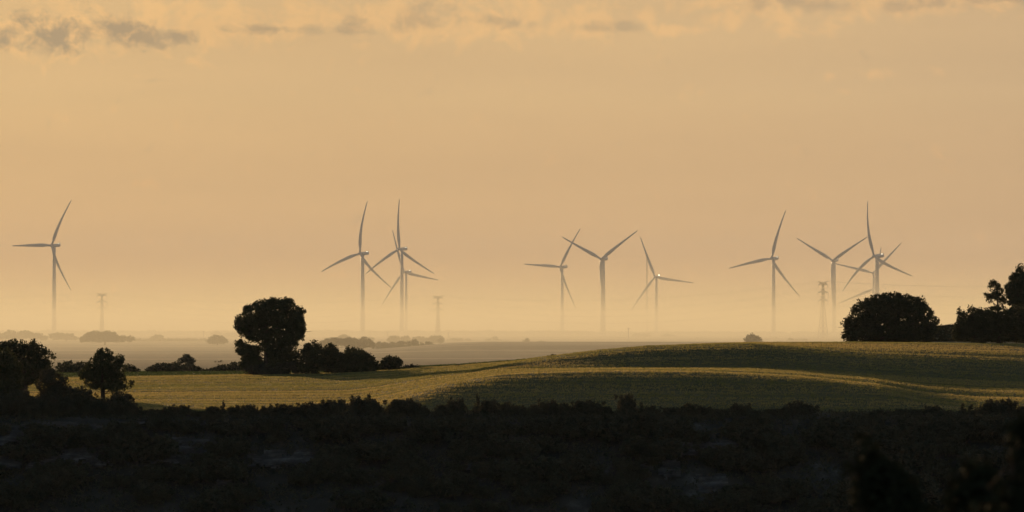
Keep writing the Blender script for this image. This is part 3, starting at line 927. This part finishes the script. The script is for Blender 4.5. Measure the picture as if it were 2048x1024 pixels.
GLINT_CAPS = {k: glint_mesh(v) for k, v in {1: 0.30, 2: 0.36, 3: 0.75}.items()}
GLINT_SIZE = [1, 2, 2, 2, 0, 0, 3, 1, 2, 2, 0, 0]
turbs = [
    # hub px, tips, width, bow, label
    ((103, 491), [(143, 398), (22, 497), (136, 579)], 1.0, 4.0, "leftmost wind turbine, alone at the left edge of the plain"),
    ((720, 507), [(738, 401), (639, 547), (781, 572)], 1.05, 6.0, "left turbine of the group of three, nearest the umbrella pine"),
    ((799, 498), [(801, 398), (868, 545), (728, 551)], 1.0, 4.0, "tall turbine with one blade straight up left of the middle pylon"),
    ((808, 544), [(781, 460), (758, 613), (874, 561)], 0.85, 2.0, "smaller farther turbine standing close behind the tall straight-up one"),
    ((1120, 534), [(1161, 456), (1047, 533), (1147, 616)], 0.95, 2.0, "turbine left of centre with one blade pointing level to the left"),
    ((1202, 518), [(1123, 477), (1273, 457), (1200, 618)], 1.25, 2.0, "thick-towered turbine at the centre with two blades raised like a Y"),
    ((1310, 554), [(1281, 476), (1260, 624), (1385, 566)], 0.95, 2.0, "turbine beside the guyed mast, with a bright glint on its nacelle"),
    ((1543, 517), [(1570, 420), (1456, 541), (1592, 591)], 1.0, 4.0, "turbine alone between the glinting one and the right pylon"),
    ((1665, 521), [(1593, 479), (1731, 472), (1660, 615)], 1.05, 2.0, "turbine just right of the right pylon with two blades raised like a Y"),
    ((1748, 512), [(1738, 401), (1684, 586), (1815, 546)], 1.1, 6.0, "tallest of the turbines lined up behind the huge domed oak"),
    ((1746, 546), [(1804, 484), (1668, 529), None], 0.85, 2.0, "second turbine down in the line behind the huge domed oak"),
    ((1749, 578), [(1680, 605), (1760, 495), None], 0.85, 2.0, "lowest turbine of the line, mostly hidden by the huge domed oak"),
]
for ti, ((hx, hy), tips, wd, bow, lab) in enumerate(turbs):
    vec = [(t[0] - hx, t[1] - hy) for t in tips if t]
    if len(vec) == 2:
        vec.append((-vec[0][0] - vec[1][0], -vec[0][1] - vec[1][1]))
    Rp = math.sqrt(sum(v[1] ** 2 for v in vec) / 1.5)
    c = min(0.97, math.sqrt(sum(v[0] ** 2 for v in vec) / 1.5) / Rp)
    th = sorted(math.atan2(v[0] / c, -v[1]) % (2 * math.pi) for v in vec)
    cs = sum(math.cos(3 * a) for a in th); sn = sum(math.sin(3 * a) for a in th)
    th0 = math.atan2(sn, cs) / 3
    D = BLEN * F / Rp
    if ti == 0: c *= 1.07
    phi = -math.acos(c)
    ax = Vector((math.sin(phi), -math.cos(phi), 0))          # upwind
    hub = Vector(((hx - 1024) / F * D, D, zrow(hy, D)))
    tow = hub - ax * OFF
    gz = h1(tow.x, tow.y)
    t = thing("wind_turbine", lab, "wind turbine", (tow.x, tow.y, gz), phi, "wind turbines on the misty plain")
    H = hub.z - gz
    mb = MB()
    hs = [0, 0.15, 0.3, 0.33, 0.6, 0.66, 0.9, 1.0]
    mb.tube([(0, 0, -1.0 if q == 0 else q * (H - 1.8)) for q in hs], [wd * 1.15 * (2.35 - 0.85 * q) for q in hs], 20)
    mb.build("tower", M['white'], t, True)
    n_ = link("nacelle", NAC, None, t); n_.location = (0, 0, H)
    cl = link("cooler", COOL, None, n_); cl.location = (0, 8.4, 1.9)
    if GLINT_SIZE[ti]:
        gln = link("sun_glint", GLINT_CAPS[GLINT_SIZE[ti]], M['glint_glow'], n_); gln.location = (0.6, 7.2, 1.95)  # added glowing cap that imitates a sun glint on the nacelle
    h_ = link("hub", HUB, None, t); h_.location = (0, -OFF, H)
    for k in range(3):
        b_ = link("blade", BM[bow * 0.75], None, t)
        b_.location = (0, -OFF, H)
        b_.rotation_euler = (0, th0 + k * 2 * math.pi / 3, 0)

# ------------------------------------------------------------------ pylons
def pylon(px, D, top_py, lab, armw, basew, rz=0.6):
    armw /= 0.825; basew /= 1.2
    x = (px - 1024) / F * D
    gz = h1(x, D)
    H = zrow(top_py, D) - gz
    t = thing("electricity_pylon", lab, "pylon", (x, D, gz), rz, "lattice pylons of the power line")
    levels = [0, 0.12, 0.22, 0.31, 0.39, 0.46, 0.53, 0.60, 0.67, 0.74, 0.81, 0.88, 0.95]
    def hw(q):
        return float(np.interp(q, [0, 0.46, 0.62, 0.95], [basew / 2, basew * 0.23, 1.0, 0.65]))
    corners = [(-1, -1), (1, -1), (1, 1), (-1, 1)]
    for sx, sy in corners:
        mb = MB()
        mb.tube([(sx * hw(q), sy * hw(q), q * H) for q in levels], [0.30 - 0.10 * q for q in levels], 4)
        mb.build("leg", M['steel'], t)
    mb = MB()
    for a, b in zip(levels[:-1], levels[1:]):
        for i in range(4):
            c0, c1 = corners[i], corners[(i + 1) % 4]
            p = lambda cc, q: (cc[0] * hw(q), cc[1] * hw(q), q * H)
            mb.bar(p(c0, a), p(c1, b), 0.15); mb.bar(p(c1, a), p(c0, b), 0.15)
            mb.bar(p(c0, b), p(c1, b), 0.085)
    tag(mb.build("lattice", M['steel'], t), kind="stuff")
    ends = []
    for q, w in ((0.94, armw * 0.92), (0.80, armw), (0.66, armw * 0.92)):
        for sx in (-1, 1):
            mb = MB()
            e = (sx * w, 0, q * H - 0.3)
            for sy in (-1, 1):
                r0 = (sx * hw(q), sy * hw(q), q * H)
                r1 = (sx * hw(q), sy * hw(q), q * H + 0.035 * H)
                mb.bar(r0, e, 0.24); mb.bar(r1, e, 0.24)
                for k in (0.3, 0.6):
                    a = Vector(r0).lerp(Vector(e), k); b = Vector(r1).lerp(Vector(e), k)
                    mb.bar(a, b, 0.07)
            arm = mb.build("crossarm", M['steel'], t)
            il = 0.055 * H
            s_ = MB()
            zz = [e[2] - il * k / 12 for k in range(13)]
            s_.tube([(e[0], 0, z) for z in zz], [0.12 if k % 2 else 0.26 for k in range(13)], 6)
            s_.build("insulator", M['insul'], arm)
            ends.append((e[0], e[2] - il))
    for sx in (-1, 1):
        mb = MB()
        e = (sx * armw * 0.95, 0, H)
        for sy in (-1, 1):
            mb.bar((sx * hw(.95), sy * hw(.95), 0.95 * H), e, 0.22)
            mb.bar((-sx * hw(.95), sy * hw(.95), 0.945 * H), e, 0.18)
        mb.build("earth_wire_peak", M['steel'], t)
        ends.append((e[0], e[2]))
    out = []
    for ex, ez in ends:
        out.append(Vector((x + ex * math.cos(rz), D + ex * math.sin(rz), gz + ez)))
    return out


P0 = pylon(-560, 6100, 578, "lattice pylon beyond the left edge of the picture", 5.6, 8)
P1 = pylon(204, 5900, 586, "lattice pylon on the left, behind the wide hazy clump", 5.2, 4.8)
P2 = pylon(876, 5800, 591, "lattice pylon in the middle, right of the paired turbines", 5.4, 4.8)
P3 = pylon(1646, 5300, 562, "tallest lattice pylon, rising behind the crest on the right", 4.9, 8.0)
P4 = pylon(2520, 4900, 540, "lattice pylon beyond the right edge of the picture", 5.2, 10)


def span(A, B, sag, lab):
    t = thing("power_line", lab, "power line", tuple((A[0] + B[0]) / 2), 0, "spans of cable between the pylons")
    o = (A[0] + B[0]) / 2
    for i, (a, b) in enumerate(zip(A, B)):
        sg = sag if i < 6 else sag * 0.75
        pts = []
        for k in range(25):
            q = k / 24
            p = a.lerp(b, q); p.z -= sg * 4 * q * (1 - q)
            pts.append(p - o)
        mb = MB(); mb.tube(pts, [0.042] * 25, 4)
        mb.build("cable" if i < 6 else "earth_wire", M['cable'], t)


span(P0, P1, 9, "power cables running off the left edge from the left pylon")
span(P1, P2, 12, "power cables sagging between the left and middle pylons")
span(P2, P3, 14, "power cables sagging between the middle and right pylons")
span(P3, P4, 12, "power cables running off the right edge from the right pylon")

# guyed lattice mast behind the glinting turbine
D = 8000
x = (1294 - 1024) / F * D
H = zrow(508, D)
t = thing("radio_mast", "very thin tall lattice mast left of the glinting turbine's tower", "mast", (x, D, h1(x, D)))
tri = [(math.cos(a) * 0.9, math.sin(a) * 0.9) for a in (0.3, 0.3 + 2.094, 0.3 + 4.189)]
for cx_, cy_ in tri:
    MB().tube([(cx_, cy_, 0), (cx_, cy_, H)], [0.16, 0.12], 4).build("leg", M['steel'], t)
mb = MB()
for k in range(int(H // 2.5)):
    for i in range(3):
        a, b = tri[i], tri[(i + 1) % 3]
        mb.bar((a[0], a[1], k * 2.5), (b[0], b[1], k * 2.5 + 2.5), 0.06)
tag(mb.build("lattice", M['steel'], t), kind="stuff")
for k, hh in enumerate((0.45, 0.9)):
    for i in range(3):
        a = tri[i]
        MB().tube([(a[0], a[1], H * hh), (a[0] * 45, a[1] * 45, 0)], [0.03, 0.03], 3).build("guy_wire", M['cable'], t)


def pole(px, D, top_py, lab, arm=True):
    x = (px - 1024) / F * D
    gz = h1(x, D)
    H = zrow(top_py, D) - gz
    t = thing("utility_pole", lab, "pole", (x, D, gz), 0.2, "utility poles far out on the plain")
    MB().tube([(0, 0, -0.5), (0, 0, H * 0.5), (0, 0, H)], [0.42, 0.34, 0.26], 8).build("shaft", M['steel'], t)
    if arm:
        mb = MB(); mb.bar((-1.6, 0, H - 0.8), (1.6, 0, H - 0.8), 0.14); mb.bar((-1.2, 0, H - 0.8), (0, 0, H - 1.9), 0.08); mb.bar((1.2, 0, H - 0.8), (0, 0, H - 1.9), 0.08)
        mb.build("crossarm", M['steel'], t)


pole(1257, 4900, 655, "slim pole standing on the plain left of the guyed mast")
pole(775, 5400, 663, "short faint pole between the left and tall turbines of the group of three")
pole(897, 5300, 664, "short faint pole right of the middle pylon's foot")
pole(407, 5300, 661, "short faint pole above the right part of the orchard row")

# ------------------------------------------------------------------ ravine edge: shrubs and rock
def shrub_mesh(seed, r, hgt, kind):
    g = np.random.default_rng(seed)
    L = []
    if kind == 'round':
        for _ in range(6):
            L.append((g.normal(0, r * .42), g.normal(0, r * .42), hgt * g.uniform(.3, .68), r * g.uniform(.4, .65), r * g.uniform(.4, .65), hgt * g.uniform(.25, .4)))
        L.append((0, 0, hgt * .35, r * .9, r * .9, hgt * .38))
        for _ in range(5):
            L.append((g.normal(0, r * .5), g.normal(0, r * .5), hgt * g.uniform(.7, .92), r * .13, r * .13, hgt * g.uniform(.1, .2)))
    else:
        for k in range(5):
            q = k / 4
            L.append((g.normal(0, r * .08), g.normal(0, r * .08), hgt * (.15 + .75 * q), r * (.85 - .7 * q), r * (.85 - .7 * q), hgt * .16))
    return crown_mesh("shrub", L, seed, per_area=4.2, clump=0.20 * max(1, r / 1.6), per=11, leaf=0.085)


SH = [shrub_mesh(500 + k, 1.5, 2.0, 'round') for k in range(6)]
SP = [shrub_mesh(520 + k, 0.75, 2.0, 'point') for k in range(2)]


def ground_hit(px, py):
    """first point of the near slope seen along a photograph ray"""
    ys = np.arange(560, 701, 0.5)
    xs = (px - 1024) / F * ys
    hh = height(xs, ys)
    ray = EYE - (py - HOR) / F * ys
    k = np.argmax(hh >= ray) if (hh >= ray).any() else len(ys) - 1
    return xs[k], ys[k], hh[k]


def shrub(px, top, w, D, label, group, pointed=False, mat=None, seed=0):
    g = np.random.default_rng(seed + 900)
    x = (px - 1024) / F * D
    gz = h1(x, D)
    H = max(0.8, zrow(top, D) - gz + 0.15)
    me = SP[seed % 2] if pointed else SH[seed % 6]
    o = link("shrub", me, M['shrub'])
    o.location = (x, D, gz - 0.15)
    rw = w / 2 * D / F
    sc = rw / (0.75 if pointed else 1.75)
    o.scale = (sc, sc, H / 2.05)
    o.rotation_euler = (0, 0, g.uniform(0, 6.28))
    tag(o, label, "shrub", group)
    return o


hedge = [(-95, 785, 70), (-30, 787, 60), (18, 790, 56), (58, 796, 50), (94, 792, 46), (130, 790, 46), (170, 794, 46), (206, 802, 40), (243, 800, 44), (268, 811, 36), (300, 822, 50), (335, 812, 44), (366, 810, 40), (395, 823, 30), (428, 812, 34), (447, 803, 16, 1), (470, 812, 32), (497, 808, 44), (530, 812, 30), (560, 808, 44),
         (590, 812, 30), (615, 803, 44), (650, 799, 46), (680, 797, 40), (716, 792, 56), (750, 805, 34), (798, 797, 58), (830, 806, 34), (850, 815, 26), (884, 808, 34),
         (918, 796, 36), (955, 791, 18, 1), (975, 799, 40), (1012, 802, 24), (1040, 810, 34), (1070, 808, 34), (1102, 800, 44), (1128, 806, 30), (1160, 800, 40), (1186, 800, 48),
         (1215, 812, 24), (1254, 786, 42), (1282, 806, 20, 1), (1305, 812, 40), (1340, 814, 34), (1378, 806, 40), (1412, 812, 38), (1445, 818, 26), (1475, 807, 44),
         (1515, 820, 34), (1545, 817, 32), (1570, 812, 30), (1602, 801, 50), (1752, 818, 38), (1800, 821, 34), (1830, 819, 34), (1862, 811, 34), (1890, 822, 28),
         (1925, 808, 20, 1), (1942, 810, 22, 1), (1985, 799, 58), (2010, 800, 44), (2042, 812, 34), (2075, 800, 50), (-20, 800, 60), (-60, 790, 60), (2120, 806, 50)]
hedge_lab = {447: "small spiky shrub poking up from the hedge line under the umbrella pine", 716: "broad rounded shrub in the hedge line right of the middle clump",
             798: "wide shrub of the hedge line below the small apart oak", 955: "narrow pointed shrub of the hedge line just left of centre",
             1254: "tall rounded shrub standing above the hedge line right of centre", 1282: "little pointed shrub right beside the tall rounded one",
             1602: "square-topped tall shrub where the hedge line breaks off on the right", 1752: "airy shrub alone on the bare bit of field edge at the right",
             1985: "biggest bushy shrub of the hedge line near the right edge", 1925: "left of two thin pointed shrubs near the right edge",
             1942: "right of two thin pointed shrubs near the right edge", 1475: "flat-topped dark shrub of the hedge line left of the square-topped one",
             918: "round shrub of the hedge line left of the narrow pointed one", 1862: "ragged upright shrub between the airy one and the two pointed ones",
             650: "rounded shrub of the hedge line below the right side of the umbrella pine"}
NAMED = {447: "the small spiky shrub", 650: "the rounded shrub below the umbrella pine", 716: "the broad rounded shrub", 798: "the wide shrub below the apart oak", 918: "the round shrub left of centre",
         955: "the narrow pointed shrub near the centre", 1254: "the tall rounded shrub", 1282: "the little pointed shrub", 1475: "the flat-topped shrub", 1602: "the square-topped shrub",
         1752: "the airy shrub alone on the right", 1862: "the ragged upright shrub", 1942: "the two thin pointed shrubs", 1985: "the biggest right-hand shrub"}
hedge.sort()
anchor, count = "the left edge of the picture", 0
for i, hd in enumerate(hedge):
    px, top, w = hd[:3]
    if px in NAMED:
        anchor, count = NAMED[px], 0
    else:
        count += 1
    D = 697.5 if i % 2 else 699.0
    lab = hedge_lab.get(px, f"{ORD[count - 1]} hedge-line shrub to the right of {anchor}")
    shrub(px, top, w * 1.15, D, lab, "shrubs along the near edge of the field", len(hd) > 3, seed=i)

rocks_px = [  # centre px, centre py, half width px, rows
    (110, 868, 150, 5, "long pale rock ledge high on the dark slope at the far left"),
    (230, 905, 110, 6, "broadest pale layered rock face on the left of the slope"),
    (90, 925, 120, 4, "lower rock ledge at the far left under the long ledge"),
    (375, 895, 45, 4, "small rock ledge at the right end of the layered face"),
    (565, 922, 62, 4, "separate pale rock face left of centre on the slope"),
    (445, 960, 22, 5, "narrow broken rock rib running down the slope left of centre"),
    (960, 938, 45, 2, "faint small rock ledge near the centre of the slope"),
    (1335, 925, 28, 8, "tall pale rock rib right of centre on the slope"),
    (1405, 905, 60, 4, "rock ledge running right from the top of the tall rib"),
    (1420, 970, 36, 4, "low broken rock patch right of the tall rib's foot"),
]
rock_zones = []
for i, (px, py, hw_, rows, lab) in enumerate(rocks_px):
    x, y, z = ground_hit(px, py)
    s = y / F
    g = np.random.default_rng(700 + i)
    t = thing("rock_outcrop", lab, "rock", (x, y, z), 0, None)
    rock_zones.append((px, py, hw_ + 6, rows * 8 + 6))
    W = hw_ * s
    Hh = rows * 8 * s * 1.15
    for q in range(2 if W > 3.5 else 1):
        cx0 = (q - 0.5) * W * 0.9 if W > 3.5 else 0.0
        Wx = W * 0.75 if W > 3.5 else W
        gx = np.arange(-Wx, Wx + 0.01, 0.22)
        gz = np.linspace(-Hh / 2, Hh / 2, max(10, int(Hh / 0.2)))
        ys_ = np.arange(y - 22, min(y + 22, 699.5), 0.2)
        prof_h = height(np.full_like(ys_, x + cx0), ys_) - z
        mono = np.maximum.accumulate(prof_h)
        yz = np.interp(gz, mono, ys_) - y                      # where the slope reaches each height
        X, Z = np.meshgrid(gx, gz)
        Y0 = yz[:, None] + 0 * X
        beds = 0.75 * (np.floor((Z + 0.3 * pnoise(X / 4, Z / 2, i)) / 0.62 + 0.5 * pnoise(X / 9, Z * 0 + 3, i + 2)) % 2) * 0.5
        A = 0.8 + beds + 0.9 * pnoise(X / 2.1, Z / 3.4, 40 + i) + 0.45 * pnoise(X / 0.7, Z / 1.6, 41 + i) + 0.22 * pnoise(X / 0.28, Z / 0.45, 42)
        V = np.stack([X + cx0, Y0 - A, Z + 0.1 * pnoise(X / 0.6, Z / 0.6, 43)], -1).reshape(-1, 3)
        edge = 1 - np.maximum(np.abs(X / Wx), np.abs(2 * Z / Hh)) + 0.9 * pnoise(X / 2.0 + 7, Z / 0.9, 44 + i)
        nx_, nz_ = len(gx), len(gz)
        ii = (np.arange(nz_ - 1)[:, None] * nx_ + np.arange(nx_ - 1)[None]).ravel()
        ok = edge.ravel()[ii] >= 0.22 + 0.25 * (rng.random(len(ii)) - 0.5)
        ii = ii[ok]
        if len(ii) < 12: continue
        fc = np.stack([ii, ii + 1, ii + 1 + nx_, ii + nx_], -1)
        used, inv = np.unique(fc, return_inverse=True)
        link("rock_face", mesh_np("rock_face", V[used], inv.reshape(-1, 4)), M['rock'], t)

g = np.random.default_rng(88)
made = 0
tries = 0
while made < 288 and tries < 4000:
    tries += 1
    px = g.uniform(-90, 2140); py = 832 + 200 * g.random() ** 1.35
    if any(abs(px - a) < c and abs(py - b) < d for a, b, c, d in rock_zones) and g.random() < 0.45:
        continue
    x, y, z = ground_hit(px, py)
    if y >= 699: y = 698.0
    sz = g.uniform(0.8, 1.75)
    sz = min(sz, max(0.45, (zrow(829, y) - (h1(x, y) - 0.3)) / 1.9))
    o = link("shrub", SH[made % 6], M['shrub'])
    o.location = (x, y, h1(x, y) - 0.3)
    o.scale = (sz * g.uniform(0.9, 1.3), sz * g.uniform(0.9, 1.3), sz * g.uniform(0.6, 1.0))
    o.rotation_euler = (0, 0, g.uniform(0, 6.28))
    tag(o, "dark scrubby shrub growing on the shaded slope below the field", "shrub", "shrubs covering the shaded slope")
    made += 1

# knee-high growth between the shrubs
g = np.random.default_rng(91)
nC = 26000
yy = 700 - 62 * g.random(nC) ** 1.2; xx = g.uniform(-1, 1, nC) * 78
keep = pnoise(xx / 5, yy / 4, 31) > -0.30
xx, yy = xx[keep], yy[keep]
v = clumps_to_leaves(np.stack([xx, yy, height(xx, yy) + 0.15], -1), 0.42 * g.uniform(0.5, 1.5, len(xx)), 9, 0.16, g, 0.8)
tag(link("undergrowth", mesh_np("undergrowth", v, np.arange(len(v)).reshape(-1, 4)), M['shrub']), "knee-high dark growth between the shrubs on the shaded slope", kind="stuff")
xx = g.uniform(57, 135, 9000); yy = g.uniform(985, 1060, 9000)
v = clumps_to_leaves(np.stack([xx, yy, height(xx, yy) + 0.1], -1), 0.4 * g.uniform(0.5, 1.4, len(xx)), 7, 0.2, g, 0.7)
tag(link("undergrowth", mesh_np("undergrowth", v, np.arange(len(v)).reshape(-1, 4)), M['dusky']), "dark brown scrub on the knoll between the domed oak and the wood", kind="stuff")

# ------------------------------------------------------------------ out-of-focus trees close to the camera
def near_tree(px, D, lobes, seed, label, name="bush", cat="bush"):
    s = D / F
    x = (px - 1024) * s
    gz = h1(x, D)
    L = [((a - px) * s, 0.0, zrow(b, D) - gz, c * s, c * s, d * s) for a, b, c, d in lobes]
    t = thing(name, label, cat, (x, D, gz))
    random.seed(seed)
    gg = np.random.default_rng(seed)
    mb = MB()
    limbs(mb, (0, 0, -0.3), (0, 0, max(q[2] for q in L) * 0.85), [(q[0], q[1], q[2]) for q in L], 0.07, gg, 5)
    mb.build("trunk", M['bark'], t, True)
    low = min(q[2] - q[5] for q in L)
    L.append((0, 0, low * 0.6, 0.9, 0.9, low * 0.5))
    link("crown", crown_mesh("crown", L, seed, per_area=90, clump=0.07, per=10, leaf=0.022, gap=0.1), M['dusky'], t)
    return t


near_tree(1780, 42, [(1735, 905, 16, 30), (1760, 945, 45, 30), (1775, 985, 70, 40), (1715, 940, 14, 26), (1790, 1030, 80, 40)], 801, "blurred dark bush close to the camera at the bottom right")
near_tree(1965, 39, [(1950, 945, 28, 22), (1935, 980, 40, 30), (1965, 1010, 70, 40), (1975, 960, 20, 22)], 802, "blurred brownish bush close to the camera between two darker ones")
near_tree(2080, 36, [(2050, 862, 26, 12), (2070, 900, 40, 40), (2050, 960, 40, 40), (2040, 1000, 50, 40), (2090, 850, 40, 30)], 803, "blurred dark branches close to the camera at the right edge")
